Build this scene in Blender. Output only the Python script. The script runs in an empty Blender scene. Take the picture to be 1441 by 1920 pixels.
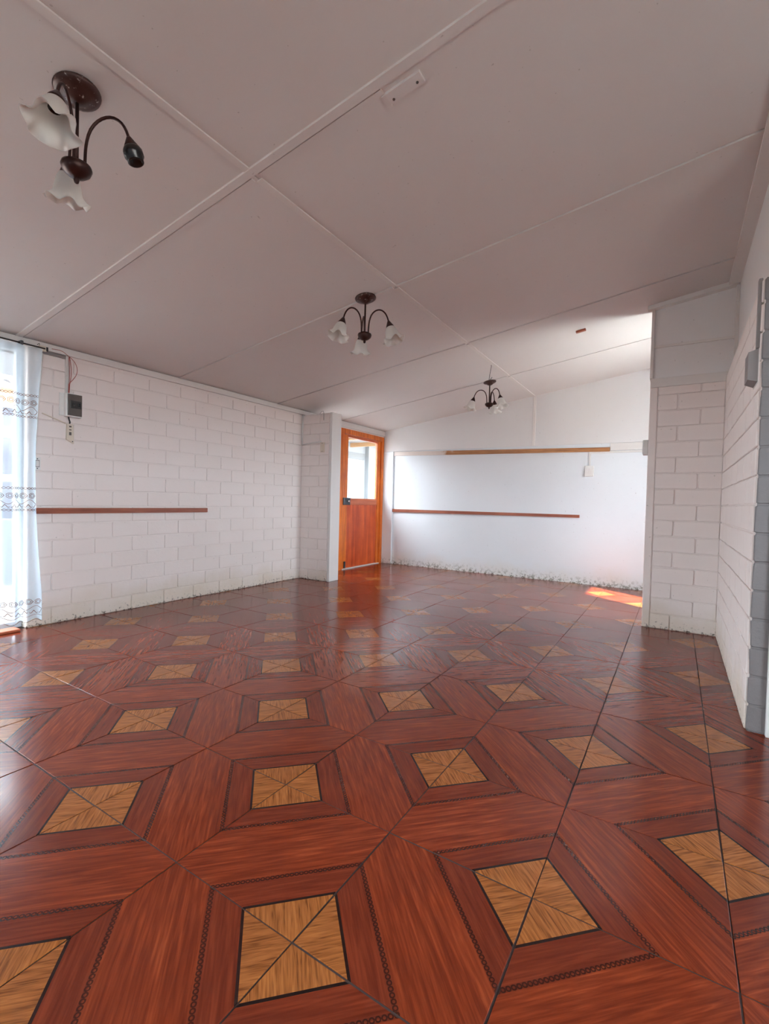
import bpy, bmesh, math, random
from mathutils import Vector, Matrix
random.seed(7)
sc = bpy.context.scene
COL = sc.collection

# ------------------------------------------------------------------ camera
F_PX, W_PX = 880.6756, 1441.0
PITCH, ROLL = -0.0237, -0.0249
CAM_Z = 1.0608
CX, SX = 0.5274500, 0.8495861            # room axes against the view direction
r_hat = Vector((SX, CX, 0)); f_hat = Vector((-CX, SX, 0)); z_hat = Vector((0, 0, 1))
fwd = f_hat * math.cos(PITCH) + z_hat * math.sin(PITCH)
upv = -f_hat * math.sin(PITCH) + z_hat * math.cos(PITCH)
Rr = r_hat * math.cos(ROLL) - upv * math.sin(ROLL)
Ur = r_hat * math.sin(ROLL) + upv * math.cos(ROLL)
cam = bpy.data.cameras.new('camera')
cam.sensor_fit = 'HORIZONTAL'; cam.sensor_width = 36.0; cam.lens = 36.0 * F_PX / W_PX
cam.clip_start = 0.02
camo = bpy.data.objects.new('camera', cam); COL.objects.link(camo)
camo.matrix_world = Matrix(((Rr.x, Ur.x, -fwd.x, 0), (Rr.y, Ur.y, -fwd.y, 0), (Rr.z, Ur.z, -fwd.z, CAM_Z), (0, 0, 0, 1)))
sc.camera = camo

# ------------------------------------------------------------------ world, sun, exposure
SKY_STRENGTH = 11.0
SUN_STRENGTH = 17.0
EXPOSURE = 1.64
world = bpy.data.worlds.new('sky'); sc.world = world; world.use_nodes = True
bg = world.node_tree.nodes['Background']
bg.inputs[0].default_value = (0.82, 0.905, 1.0, 1); bg.inputs[1].default_value = SKY_STRENGTH
sun = bpy.data.lights.new('sun', 'SUN'); sun.energy = SUN_STRENGTH; sun.angle = 0.02; sun.color = (1.0, 0.93, 0.82)
suno = bpy.data.objects.new('sun', sun); COL.objects.link(suno)
ELEV = math.radians(47)
sd = Vector((-0.84 * math.cos(ELEV), 0.54 * math.cos(ELEV), -math.sin(ELEV)))
suno.rotation_euler = sd.to_track_quat('-Z', 'Y').to_euler(); suno.location = (6, -3, 8)
def portal(name, loc, rot, sx, sy):      # guides sky sampling through an opening, emits nothing itself
    l = bpy.data.lights.new(name, 'AREA'); l.shape = 'RECTANGLE'; l.size = sx; l.size_y = sy
    l.cycles.is_portal = True
    o = bpy.data.objects.new(name, l); COL.objects.link(o); o.location = loc; o.rotation_euler = rot
    return o
H = math.pi / 2
sc.view_settings.view_transform = 'Standard'; sc.view_settings.look = 'None'
sc.view_settings.gamma = 1.0; sc.view_settings.use_curve_mapping = False
sc.view_settings.exposure = EXPOSURE
sc.cycles.use_denoising = True
sc.cycles.max_bounces = 7; sc.cycles.diffuse_bounces = 5; sc.cycles.glossy_bounces = 3; sc.cycles.transparent_max_bounces = 10
sc.cycles.use_adaptive_sampling = True; sc.cycles.adaptive_threshold = 0.06
sc.cycles.sample_clamp_indirect = 12.0
sc.cycles.caustics_reflective = False; sc.cycles.caustics_refractive = False

# ------------------------------------------------------------------ dimensions (m)
T = 0.45
XL, XR = -4.275, 0.32                    # left wall face, right wall face
YB, YE = 6.8265, 4.77                    # back wall, right return
YP0, YP1, XP = 4.75, 4.93, -3.765        # left return (nib)
YC = 2.83                                # corner of the right wall
YR, XC = -2.6, 2.4                       # rear wall and side wall behind the camera
XA = 0.62                                # alcove side wall
CZ0, CSL = 2.86, 0.145
def cz(x): return CZ0 + CSL * x
ROW0, ROWH, BL = 0.131, 0.1366, 0.328
WALL_TOP = 2.155

# ------------------------------------------------------------------ helpers
def link(name, me, mat=None, parent=None):
    o = bpy.data.objects.new(name, me); COL.objects.link(o)
    if mat is not None and me is not None and not me.materials: me.materials.append(mat)
    if parent is not None: o.parent = parent
    return o
def tag(o, label=None, cat=None, group=None, kind=None):
    if label: o['label'] = label
    if cat: o['category'] = cat
    if group: o['group'] = group
    if kind: o['kind'] = kind
    return o
def empty(name, loc=(0, 0, 0), parent=None):
    o = bpy.data.objects.new(name, None); COL.objects.link(o); o.location = loc
    o.empty_display_size = 0.05
    if parent: o.parent = parent
    return o
class MB:
    def __init__(s): s.v = []; s.f = []; s.sm = []
    def add(s, vs, fs, smooth=False):
        b = len(s.v); s.v += [tuple(v) for v in vs]
        for f in fs: s.f.append(tuple(i + b for i in f)); s.sm.append(smooth)
        return s
    def box(s, x0, x1, y0, y1, z0, z1, bev=0.0):
        if bev <= 0:
            vs = [(x, y, z) for z in (z0, z1) for y in (y0, y1) for x in (x0, x1)]
            return s.add(vs, [(0, 2, 3, 1), (4, 5, 7, 6), (0, 1, 5, 4), (2, 6, 7, 3), (0, 4, 6, 2), (1, 3, 7, 5)])
        bm = bmesh.new(); bmesh.ops.create_cube(bm, size=1)
        for v in bm.verts: v.co = ((x0 + x1) / 2 + v.co.x * (x1 - x0), (y0 + y1) / 2 + v.co.y * (y1 - y0), (z0 + z1) / 2 + v.co.z * (z1 - z0))
        bmesh.ops.bevel(bm, geom=bm.edges[:], offset=min(bev, 0.45 * min(x1 - x0, y1 - y0, z1 - z0)), segments=2, affect='EDGES', profile=0.5)
        s.bm(bm); return s
    def bm(s, bm, M=None, smooth=False):
        bm.verts.index_update()
        s.add([(M @ v.co if M else v.co) for v in bm.verts], [[v.index for v in f.verts] for f in bm.faces], smooth); bm.free()
    def hexa(s, b, t):                   # bottom quad, top quad (ccw from above)
        return s.add(list(b) + list(t), [(3, 2, 1, 0), (4, 5, 6, 7), (0, 1, 5, 4), (1, 2, 6, 5), (2, 3, 7, 6), (3, 0, 4, 7)])
    def tube(s, pts, r, n=8, cap=True, radii=None):
        pts = [Vector(p) for p in pts]; rings = []; up = Vector((0, 0, 1))
        prev = None
        for i, p in enumerate(pts):
            d = (pts[min(i + 1, len(pts) - 1)] - pts[max(i - 1, 0)]).normalized()
            if prev is None:
                a = d.cross(up) if abs(d.z) < 0.95 else d.cross(Vector((1, 0, 0)))
            else: a = prev - d * prev.dot(d)
            a.normalize(); prev = a; b = d.cross(a)
            rr = radii[i] if radii else r
            rings.append([p + (a * math.cos(2 * math.pi * k / n) + b * math.sin(2 * math.pi * k / n)) * rr for k in range(n)])
        vs = [q for ring in rings for q in ring]
        fs = [(i * n + k, i * n + (k + 1) % n, (i + 1) * n + (k + 1) % n, (i + 1) * n + k) for i in range(len(pts) - 1) for k in range(n)]
        if cap: fs += [tuple(range(n))[::-1], tuple((len(pts) - 1) * n + k for k in range(n))]
        return s.add(vs, fs, True)
    def lathe(s, prof, n=24, M=None, closed=False):
        vs = []
        for r, z in prof:
            for k in range(n):
                a = 2 * math.pi * k / n; v = Vector((r * math.cos(a), r * math.sin(a), z)); vs.append(M @ v if M else v)
        fs = [(i * n + k, i * n + (k + 1) % n, (i + 1) * n + (k + 1) % n, (i + 1) * n + k) for i in range(len(prof) - 1) for k in range(n)]
        return s.add(vs, fs, True)
    def mesh(s, name):
        me = bpy.data.meshes.new(name); me.from_pydata(s.v, [], s.f)
        for p, q in zip(me.polygons, s.sm): p.use_smooth = q
        me.update(); return me
    def build(s, name, mat, parent=None): return link(name, s.mesh(name), mat, parent)

# ------------------------------------------------------------------ materials
class N:
    def __init__(s, name):
        s.m = bpy.data.materials.new(name); s.m.use_nodes = True; s.t = s.m.node_tree; s.n = s.t.nodes; s.l = s.t.links
        s.b = s.n['Principled BSDF']; s.out = s.n['Material Output']
    def new(s, t, **k):
        x = s.n.new(t)
        for a, b in k.items(): setattr(x, a, b)
        return x
    def set(s, sock, v):
        if hasattr(v, 'is_output') or isinstance(v, bpy.types.NodeSocket): s.l.new(v, sock)
        else: sock.default_value = v
    def math(s, op, a, b=None, c=None, clamp=False):
        x = s.new('ShaderNodeMath', operation=op); x.use_clamp = clamp
        s.set(x.inputs[0], a)
        if b is not None: s.set(x.inputs[1], b)
        if c is not None: s.set(x.inputs[2], c)
        return x.outputs[0]
    def mix(s, fac, a, b, blend='MIX'):
        x = s.new('ShaderNodeMix', data_type='RGBA', blend_type=blend)
        s.set(x.inputs[0], fac); s.set(x.inputs[6], a); s.set(x.inputs[7], b); return x.outputs[2]
    def noise(s, vec=None, scale=5, detail=4, rough=0.55, dist=0.0):
        x = s.new('ShaderNodeTexNoise'); x.inputs['Scale'].default_value = scale; x.inputs['Detail'].default_value = detail
        x.inputs['Roughness'].default_value = rough; x.inputs['Distortion'].default_value = dist
        if vec is not None: s.l.new(vec, x.inputs['Vector'])
        return x.outputs['Fac']
    def ramp(s, fac, stops):
        x = s.new('ShaderNodeValToRGB'); s.set(x.inputs[0], fac); e = x.color_ramp.elements
        while len(e) < len(stops): e.new(0.5)
        for q, (p, c) in zip(e, stops): q.position = p; q.color = c if len(c) == 4 else (*c, 1)
        return x.outputs[0]
    def comb(s, x, y, z):
        c = s.new('ShaderNodeCombineXYZ')
        for i, v in enumerate((x, y, z)): s.set(c.inputs[i], v)
        return c.outputs[0]
    def sep(s, v):
        c = s.new('ShaderNodeSeparateXYZ'); s.l.new(v, c.inputs[0]); return c.outputs
    def pos(s): return s.new('ShaderNodeNewGeometry').outputs['Position']
    def rnd(s): return s.new('ShaderNodeObjectInfo').outputs['Random']
    def bump(s, h, strength=0.3, dist=0.002):
        x = s.new('ShaderNodeBump'); x.inputs['Strength'].default_value = strength; x.inputs['Distance'].default_value = dist
        s.l.new(h, x.inputs['Height']); s.l.new(x.outputs[0], s.b.inputs['Normal'])
    def P(s, col=None, rough=None, metal=None, spec=None):
        if col is not None: s.set(s.b.inputs['Base Color'], col if not isinstance(col, tuple) else (*col[:3], 1))
        if rough is not None: s.set(s.b.inputs['Roughness'], rough)
        if metal is not None: s.set(s.b.inputs['Metallic'], metal)
        if spec is not None: s.set(s.b.inputs['Specular IOR Level'], spec)
        return s
def lin(r, g, b):
    f = lambda c: (c / 255 / 12.92) if c / 255 <= 0.04045 else ((c / 255 + 0.055) / 1.055) ** 2.4
    return (f(r), f(g), f(b), 1)

def mat_paint(name, base, dirt=True, peel=False, bump=0.25, stain=(0.62, 0.52, 0.38, 1)):
    m = N(name); p = m.pos(); x, y, z = m.sep(p)
    n1 = m.noise(p, 3.0, 3); n2 = m.noise(p, 38, 4, 0.65)
    c = m.mix(m.math('MULTIPLY', n1, 0.5), base, tuple(v * 0.9 for v in base[:3]) + (1,))
    rnd = m.rnd()
    c = m.mix(m.math('MULTIPLY', rnd, 0.25), c, tuple(v * k for v, k in zip(base[:3], (0.90, 0.885, 0.86))) + (1,))
    if dirt:                              # yellowed damp and black specks along the skirting
        lo = m.math('SUBTRACT', 1.0, m.math('MULTIPLY', m.math('ADD', z, m.math('MULTIPLY', m.math('SUBTRACT', n1, 0.5), 0.5)), 4.2), clamp=True)
        c = m.mix(m.math('MULTIPLY', lo, 0.55, clamp=True), c, stain)
        lo2 = m.math('SUBTRACT', 1.0, m.math('MULTIPLY', z, 8.5), clamp=True)
        sp = m.ramp(m.math('ADD', n2, m.math('MULTIPLY', lo2, 0.16)), [(0.67, (0, 0, 0)), (0.78, (1, 1, 1))])
        c = m.mix(m.math('MULTIPLY', sp, lo2), c, (0.09, 0.07, 0.05, 1))
        if peel:
            lo3 = m.math('SUBTRACT', 1.0, m.math('MULTIPLY', z, 6.5), clamp=True)
            pk = m.ramp(m.noise(p, 22, 4, 0.75), [(0.5, (0, 0, 0)), (0.6, (1, 1, 1))])
            c = m.mix(m.math('MULTIPLY', pk, m.math('POWER', lo3, 1.6)), c, (0.20, 0.20, 0.15, 1))
    sp2 = m.ramp(m.noise(p, 48, 2, 0.4), [(0.755, (0, 0, 0)), (0.77, (1, 1, 1))])
    c = m.mix(m.math('MULTIPLY', sp2, 0.35), c, (0.25, 0.2, 0.17, 1))
    m.P(c, 0.62, spec=0.3)
    m.bump(n2, bump, 0.005)
    return m.m
WHITE = (0.86, 0.775, 0.74, 1)
M_BRICK = mat_paint('painted_brick', WHITE, bump=0.35)
M_BRICKG = mat_paint('grey_painted_brick', (0.20, 0.18, 0.178, 1), dirt=False, bump=0.6)
M_MORTAR = mat_paint('painted_mortar', (0.84, 0.76, 0.725, 1), bump=0.5)
M_PLASTER = mat_paint('painted_plaster', (0.79, 0.82, 0.85, 1), peel=True, bump=0.2, stain=(0.72, 0.68, 0.60, 1))
M_PANEL = mat_paint('painted_panel', (0.79, 0.775, 0.77, 1), dirt=False, bump=0.08)
M_TRIM = mat_paint('painted_trim', (0.76, 0.73, 0.705, 1), dirt=False, bump=0.1)
M_CEIL = mat_paint('ceiling_paint', (0.715, 0.675, 0.655, 1), dirt=False, bump=0.06)
M_BATT = mat_paint('batten_paint', (0.74, 0.70, 0.67, 1), dirt=False, bump=0.1)
M_LBATT = mat_paint('light_batten_paint', (0.84, 0.80, 0.77, 1), dirt=False, bump=0.1)

def mat_simple(name, col, rough=0.5, metal=0.0, spec=0.5, var=0.1):
    m = N(name); n = m.noise(m.pos(), 30, 4)
    c = m.mix(m.math('MULTIPLY', n, var * 2), col, tuple(v * 0.6 for v in col[:3]) + (1,))
    m.P(c, rough, metal, spec); return m.m
M_DARK = mat_simple('dark_gap', (0.10, 0.08, 0.07, 1), 0.9)
M_BRONZE = mat_simple('bronze', lin(66, 42, 38), 0.38, 0.55, 0.5, 0.25)
def mat_canopy():
    m = N('flaking_bronze'); p = m.pos(); n = m.ramp(m.noise(p, 55, 6, 0.7), [(0.60, (0, 0, 0)), (0.66, (1, 1, 1))])
    x, y, z = m.sep(p); m.P(m.mix(n, lin(70, 45, 40), (0.50, 0.46, 0.43, 1)), 0.4, 0.3); return m.m
M_CANOPY = mat_canopy()
M_BLACK = mat_simple('black_plastic', (0.012, 0.012, 0.013, 1), 0.25)
M_STEEL = mat_simple('worn_steel', (0.10, 0.105, 0.115, 1), 0.4, 0.8)
M_CHROME = mat_simple('chrome', (0.6, 0.6, 0.62, 1), 0.25, 1.0)
M_PLASTIC = mat_simple('white_plastic', (0.78, 0.76, 0.73, 1), 0.4)
M_CREAM = mat_simple('cream_plastic', (0.72, 0.63, 0.52, 1), 0.45)
M_SMOKE = mat_simple('smoked_cover', (0.13, 0.115, 0.105, 1), 0.25)
M_SMOKE2 = mat_simple('smoked_cover_dark', (0.05, 0.046, 0.045, 1), 0.3)
M_WIRE = mat_simple('red_wire', (0.38, 0.06, 0.04, 1), 0.45)
M_BLKWIRE = mat_simple('black_wire', (0.02, 0.018, 0.018, 1), 0.5)
M_GREYBOX = mat_simple('grey_painted_wood', (0.25, 0.225, 0.22, 1), 0.65)
M_ALU = mat_simple('white_aluminium', (0.62, 0.66, 0.70, 1), 0.4)
M_EXTW = mat_simple('exterior_wall', (0.21, 0.22, 0.23, 1), 0.8)
M_EXTG = mat_simple('exterior_grey', (0.13, 0.135, 0.14, 1), 0.8)
M_LAV = mat_simple('exterior_lavender', (0.17, 0.155, 0.185, 1), 0.8)
M_EXTGROUND = mat_simple('exterior_ground', (0.22, 0.185, 0.16, 1), 0.9)
M_BOUNCE = mat_simple('pale_bounce_concrete', (0.75, 0.73, 0.70, 1), 0.9)  # pale tone for the added slabs that bounce daylight indoors
M_ROOFM = mat_simple('corrugated_roof', (0.36, 0.36, 0.37, 1), 0.6)
M_FASC = mat_simple('orange_fascia', (0.42, 0.23, 0.10, 1), 0.7)

def mat_wood(name, dark, light, axis, scale=1.0, rough=0.4, paint=None):
    m = N(name); p = m.pos(); x, y, z = m.sep(p)
    k = [40.0 * scale] * 3; k[axis] = 2.2 * scale
    v = m.comb(m.math('MULTIPLY', x, k[0]), m.math('MULTIPLY', y, k[1]), m.math('MULTIPLY', z, k[2]))
    n = m.noise(v, 1.0, 6, 0.6, 0.6); n2 = m.noise(p, 6, 3)
    c = m.ramp(m.math('ADD', m.math('MULTIPLY', n, 0.75), m.math('MULTIPLY', n2, 0.25)), [(0.32, dark), (0.66, light)])
    if paint:
        fac = m.ramp(m.math('ADD', m.math('MULTIPLY', m.math('SUBTRACT', paint[0], x), 1.4), m.math('MULTIPLY', m.noise(p, 9, 5, 0.7), 0.9)), [(0.45, (0, 0, 0)), (0.62, (1, 1, 1))])
        c = m.mix(m.math('MULTIPLY', fac, 0.8), c, (0.74, 0.68, 0.64, 1))
    m.P(c, rough, spec=0.4); m.bump(n, 0.15, 0.002); return m.m
M_RAIL = mat_wood('red_brown_wood', lin(122, 66, 50), lin(172, 102, 80), 1)
M_RAILX = mat_wood('red_brown_wood_x', lin(126, 66, 50), lin(176, 104, 80), 0)
M_RAILTOP = mat_wood('raw_wood', lin(140, 92, 60), lin(196, 140, 94), 0, paint=(-3.05,))
M_DOORF = mat_wood('door_frame_wood', lin(176, 74, 22), lin(246, 136, 52), 2, 0.7, 0.33)
M_DOORP = mat_wood('door_panel_wood', lin(172, 58, 24), lin(234, 106, 48), 2, 0.35, 0.33)
M_DOORR = mat_wood('door_rail_wood', lin(182, 84, 46), lin(214, 116, 72), 1, 0.7, 0.33)
M_THR = mat_wood('threshold_wood', lin(150, 76, 48), lin(210, 120, 84), 1, 1.0, 0.5)

def mat_glass():
    m = N('clear_glass'); tr = m.new('ShaderNodeBsdfTransparent'); gl = m.new('ShaderNodeBsdfGlossy'); gl.inputs['Roughness'].default_value = 0.02
    tr.inputs[0].default_value = (0.95, 0.98, 0.98, 1)
    lw = m.new('ShaderNodeLayerWeight'); lw.inputs[0].default_value = 0.5; mx = m.new('ShaderNodeMixShader')
    m.l.new(m.math('ADD', 0.03, m.math('MULTIPLY', m.math('POWER', lw.outputs['Facing'], 4.0), 0.6)), mx.inputs[0]); m.l.new(tr.outputs[0], mx.inputs[1]); m.l.new(gl.outputs[0], mx.inputs[2]); m.l.new(mx.outputs[0], m.out.inputs[0])
    return m.m
M_GLASS = mat_glass()
def mat_sheer():
    m = N('sheer_voile'); tr = m.new('ShaderNodeBsdfTransparent'); tl = m.new('ShaderNodeBsdfTranslucent'); df = m.new('ShaderNodeBsdfDiffuse')
    tl.inputs[0].default_value = (0.46, 0.545, 0.62, 1); df.inputs[0].default_value = (0.62, 0.68, 0.74, 1)
    a = m.new('ShaderNodeMixShader'); a.inputs[0].default_value = 0.45; m.l.new(tl.outputs[0], a.inputs[1]); m.l.new(df.outputs[0], a.inputs[2])
    lw = m.new('ShaderNodeLayerWeight'); lw.inputs[0].default_value = 0.35
    fac = m.math('ADD', m.math('MULTIPLY', lw.outputs['Facing'], 0.5), 0.42, clamp=True)
    b = m.new('ShaderNodeMixShader'); m.l.new(fac, b.inputs[0]); m.l.new(tr.outputs[0], b.inputs[1]); m.l.new(a.outputs[0], b.inputs[2]); m.l.new(b.outputs[0], m.out.inputs[0])
    return m.m
M_SHEER = mat_sheer()
M_EMB = mat_simple('brown_embroidery', lin(96, 58, 40), 0.8)
def mat_frost():
    m = N('frosted_glass'); tl = m.new('ShaderNodeBsdfTranslucent'); tl.inputs[0].default_value = (0.86, 0.84, 0.80, 1)
    mx = m.new('ShaderNodeMixShader'); mx.inputs[0].default_value = 0.42
    m.P((0.86, 0.85, 0.82), 0.3); m.l.new(m.b.outputs[0], mx.inputs[1]); m.l.new(tl.outputs[0], mx.inputs[2]); m.l.new(mx.outputs[0], m.out.inputs[0])
    return m.m
M_FROST = mat_frost()

def mat_tile():
    m = N('printed_wood_tile')
    uv = m.new('ShaderNodeUVMap'); uv.uv_map = 'UVMap'
    x, y, _ = m.sep(uv.outputs[0]); rnd = m.rnd()
    s = m.math('ADD', x, y); t = m.math('SUBTRACT', x, y)
    sf = m.math('MINIMUM', s, m.math('SUBTRACT', 2.0, s))
    off = m.math('MULTIPLY', rnd, 57.0)
    # red wood, grain along t
    gv = m.comb(m.math('MULTIPLY', t, 1.3), m.math('MULTIPLY', s, 17.0), off)
    g1 = m.noise(gv, 1.5, 3, 0.55, 0.4)
    gv2 = m.comb(m.math('MULTIPLY', t, 3.0), m.math('MULTIPLY', s, 55.0), off)
    g2 = m.noise(gv2, 1.0, 1, 0.5)
    g = m.math('ADD', m.math('MULTIPLY', g1, 0.66), m.math('MULTIPLY', g2, 0.34))
    red = m.ramp(g, [(0.28, lin(96, 34, 17)), (0.46, lin(119, 45, 22)), (0.58, lin(138, 56, 28)), (0.74, lin(166, 78, 39))])
    side = m.ramp(g, [(0.28, lin(88, 31, 17)), (0.50, lin(112, 43, 24)), (0.74, lin(138, 58, 33))])
    # orange corner wood, grain along s
    ov = m.comb(m.math('MULTIPLY', t, 70.0), m.math('MULTIPLY', s, 4.5), off)
    o1 = m.noise(ov, 0.8, 2, 0.6, 0.4)
    ora = m.ramp(o1, [(0.30, lin(112, 62, 30)), (0.47, lin(152, 89, 43)), (0.70, lin(180, 110, 55))])
    def gt(a, b): return m.math('GREATER_THAN', a, b)
    c = m.mix(gt(sf, 0.645), side, red)
    # chain of printed rings
    v = m.math('DIVIDE', m.math('SUBTRACT', sf, 0.645), 0.021)
    w = m.math('SUBTRACT', m.math('MULTIPLY', m.math('FRACT', m.math('MULTIPLY', m.math('ADD', t, 10), 24.0)), 2.0), 1.0)
    rr = m.math('SQRT', m.math('ADD', m.math('MULTIPLY', v, v), m.math('MULTIPLY', w, w)))
    ring = m.math('LESS_THAN', m.math('ABSOLUTE', m.math('SUBTRACT', rr, 0.74)), 0.26)
    inb = m.math('LESS_THAN', m.math('ABSOLUTE', v), 1.0)
    c = m.mix(m.math('MULTIPLY', inb, 0.35), c, lin(52, 26, 20))
    c = m.mix(m.math('MULTIPLY', m.math('MULTIPLY', ring, inb), 0.8), c, lin(36, 20, 17))
    c = m.mix(m.math('LESS_THAN', sf, 0.388), c, lin(26, 17, 16))
    c = m.mix(m.math('LESS_THAN', sf, 0.365), c, ora)
    c = m.mix(m.math('MULTIPLY', rnd, 0.16), c, lin(84, 34, 22))
    pos = m.pos(); big = m.noise(pos, 2.2, 4, 0.6)
    ro = m.math('ADD', 0.17, m.math('MULTIPLY', m.math('SUBTRACT', big, 0.4), 0.16))
    m.P(c, ro, spec=0.42)
    return m.m
M_TILE = mat_tile()
M_GROUT = mat_simple('grout', lin(62, 44, 37), 0.85)

# ------------------------------------------------------------------ floor and tiles
fl = MB()
fl.box(XL - 0.12, XR + 0.02, YR, YB + 0.1, -0.12, -0.0022); fl.box(XR + 0.02, XC, YR, YC + 0.1, -0.12, -0.0022); fl.box(XR + 0.02, XA + 0.1, YE, YB + 0.1, -0.12, -0.0022)
floor = tag(fl.build('floor', M_GROUT), kind='structure')
tile_cache = {}
GAP = 0.0022
def tile_mesh(flip, a0, a1, b0, b1, gx, gy):
    key = (flip, round(a0, 4), round(a1, 4), round(b0, 4), round(b1, 4), gx, gy)
    if key in tile_cache: return tile_cache[key]
    x0, x1, y0, y1 = a0 * T, a1 * T, b0 * T, b1 * T
    if a0 == 0: x0 += gx
    if a1 == 1: x1 -= gx
    if b0 == 0: y0 += gy
    if b1 == 1: y1 -= gy
    e = 0.0016; q = MB()
    def ring(i, z): return [(x0 + i, y0 + i, z), (x1 - i, y0 + i, z), (x1 - i, y1 - i, z), (x0 + i, y1 - i, z)]
    q.add(ring(0, -0.008) + ring(0, -0.0007) + ring(e, 0), [(8, 9, 10, 11)] + [(k, (k + 1) % 4, 4 + (k + 1) % 4, 4 + k) for k in range(4)] + [(4 + k, 4 + (k + 1) % 4, 8 + (k + 1) % 4, 8 + k) for k in range(4)])
    me = q.mesh('floor_tile'); uvl = me.uv_layers.new(name='UVMap')
    for lp in me.loops:
        co = me.vertices[lp.vertex_index].co; a, b = co.x / T, co.y / T
        uvl.data[lp.index].uv = (1 - a, b) if flip else (a, b)
    me.materials.append(M_TILE); tile_cache[key] = me
    return me
# lattice: corner (u, v) sits at X = -(v + 1.6568) T, Y = (u + 1.846) T
for u in range(-4, 14):
    y0 = (u + 1.846) * T
    if y0 > YB: continue
    b1 = min(1.0, (YB - y0) / T); b0 = 0.0
    for j in range(-12, 7):                       # X index: left edge of the tile
        v = -j
        x0 = -(v + 1.6568) * T                    # lattice corner (u, v): left edge
        xmax = XC if y0 < YC else (XR if y0 + T * 0.5 < YE else XA)
        if y0 < 0.0 and x0 > 0.9: continue
        a0 = max(0.0, (XL - x0) / T); a1 = min(1.0, (xmax - x0) / T)
        if a1 - a0 < 0.03 or b1 - b0 < 0.03: continue
        flip = (u + v) % 2 != 0                   # orange corners at even lattice points
        gx = random.choice((0.0016, 0.0022, 0.0028)); gy = random.choice((0.0016, 0.0022, 0.0028))
        if 0 < a0 or a1 < 1 or b1 < 1: gx = gy = 0.0022
        o = link('floor_tile', tile_mesh(flip, a0, a1, b0, b1, gx, gy), None, floor)
        o.location = (x0, y0, random.uniform(-0.0004, 0.0004)); o.rotation_euler = (random.uniform(-1, 1) * 0.0009, random.uniform(-1, 1) * 0.0009, 0)

# ------------------------------------------------------------------ bricks
REC = 0.0095
def brick_mesh(L, Hh, rng, dep=0.03):
    """local: x along the wall, y outwards (front at y=REC), z up; centred in x and z"""
    q = MB(); hx, hz = L / 2, Hh / 2; c = 0.006
    out = []
    pts = [(-hx, -hz + c), (-hx + c, -hz), (0, -hz), (hx - c, -hz), (hx, -hz + c), (hx, hz - c), (hx - c, hz), (0, hz), (-hx + c, hz), (-hx, hz - c)]
    j = [(rng.uniform(-1, 1) * 0.0016, rng.uniform(-1, 1) * 0.0018) for _ in pts]
    bev = 0.0035
    def sh(p, d, i):
        x, z = p[0] + j[i][0], p[1] + j[i][1]
        return (x - math.copysign(d, x) if abs(x) > 0.01 else x, z - math.copysign(d, z))
    n = len(pts)
    back = [(*[p[0]], -dep, p[1]) for p in [sh(p, 0, i) for i, p in enumerate(pts)]]
    mid = [(p[0], REC - bev, p[1]) for p in [sh(p, 0, i) for i, p in enumerate(pts)]]
    front = [(p[0], REC + rng.uniform(-0.0006, 0.0006), p[1]) for p in [sh(p, bev, i) for i, p in enumerate(pts)]]
    q.add(back + mid + front, [tuple(2 * n + i for i in range(n))] + [(i, (i + 1) % n, n + (i + 1) % n, n + i) for i in range(n)] + [(n + i, n + (i + 1) % n, 2 * n + (i + 1) % n, 2 * n + i) for i in range(n)])
    me = q.mesh('brick'); me.materials.append(M_BRICK)
    return me
brick_cache = {}
JT = 0.0075
def put_brick(parent, to_world, rotz, u0, u1, z0, z1, mat=None):
    L = round(u1 - u0 - JT, 3); Hh = round(z1 - z0 - JT, 3)
    if L < 0.02 or Hh < 0.02: return
    key = (L, Hh, random.randrange(4), mat.name if mat else ''); me = brick_cache.get(key)
    if me is None: 
        me = brick_cache[key] = brick_mesh(L, Hh, random)
        if mat: me.materials[0] = mat
    o = link('brick', me, None, parent)
    x, y = to_world((u0 + u1) / 2 + random.uniform(-0.002, 0.002)); o.location = (x, y, (z0 + z1) / 2 + random.uniform(-0.0015, 0.0015))
    o.rotation_euler = (0, random.uniform(-1, 1) * 0.006, rotz + random.uniform(-1, 1) * 0.004)
def rows():
    zs = [0.0] + [ROW0 + ROWH * k for k in range(0, 15)] + [WALL_TOP]
    if zs[-1] - zs[-2] < 0.03: zs.pop(-2)
    return [(k - 1, zs[k], zs[k + 1]) for k in range(len(zs) - 1)]     # index -1 is the bottom course
def brick_face(parent, to_world, rotz, lo, hi, odd0, even0, zmax=9, mat=None):
    for k, z0, z1 in rows():
        if z0 >= zmax: continue
        s = (odd0 if k % 2 else even0)
        while s > lo: s -= BL
        us = [lo]; s += BL
        while s < hi:
            if s - us[-1] > 0.045: us.append(s)
            s += BL
        if hi - us[-1] < 0.045 and len(us) > 1: us.pop()
        us.append(hi)
        for a, b in zip(us, us[1:]): put_brick(parent, to_world, rotz, a, b, z0, z1, mat)

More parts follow.
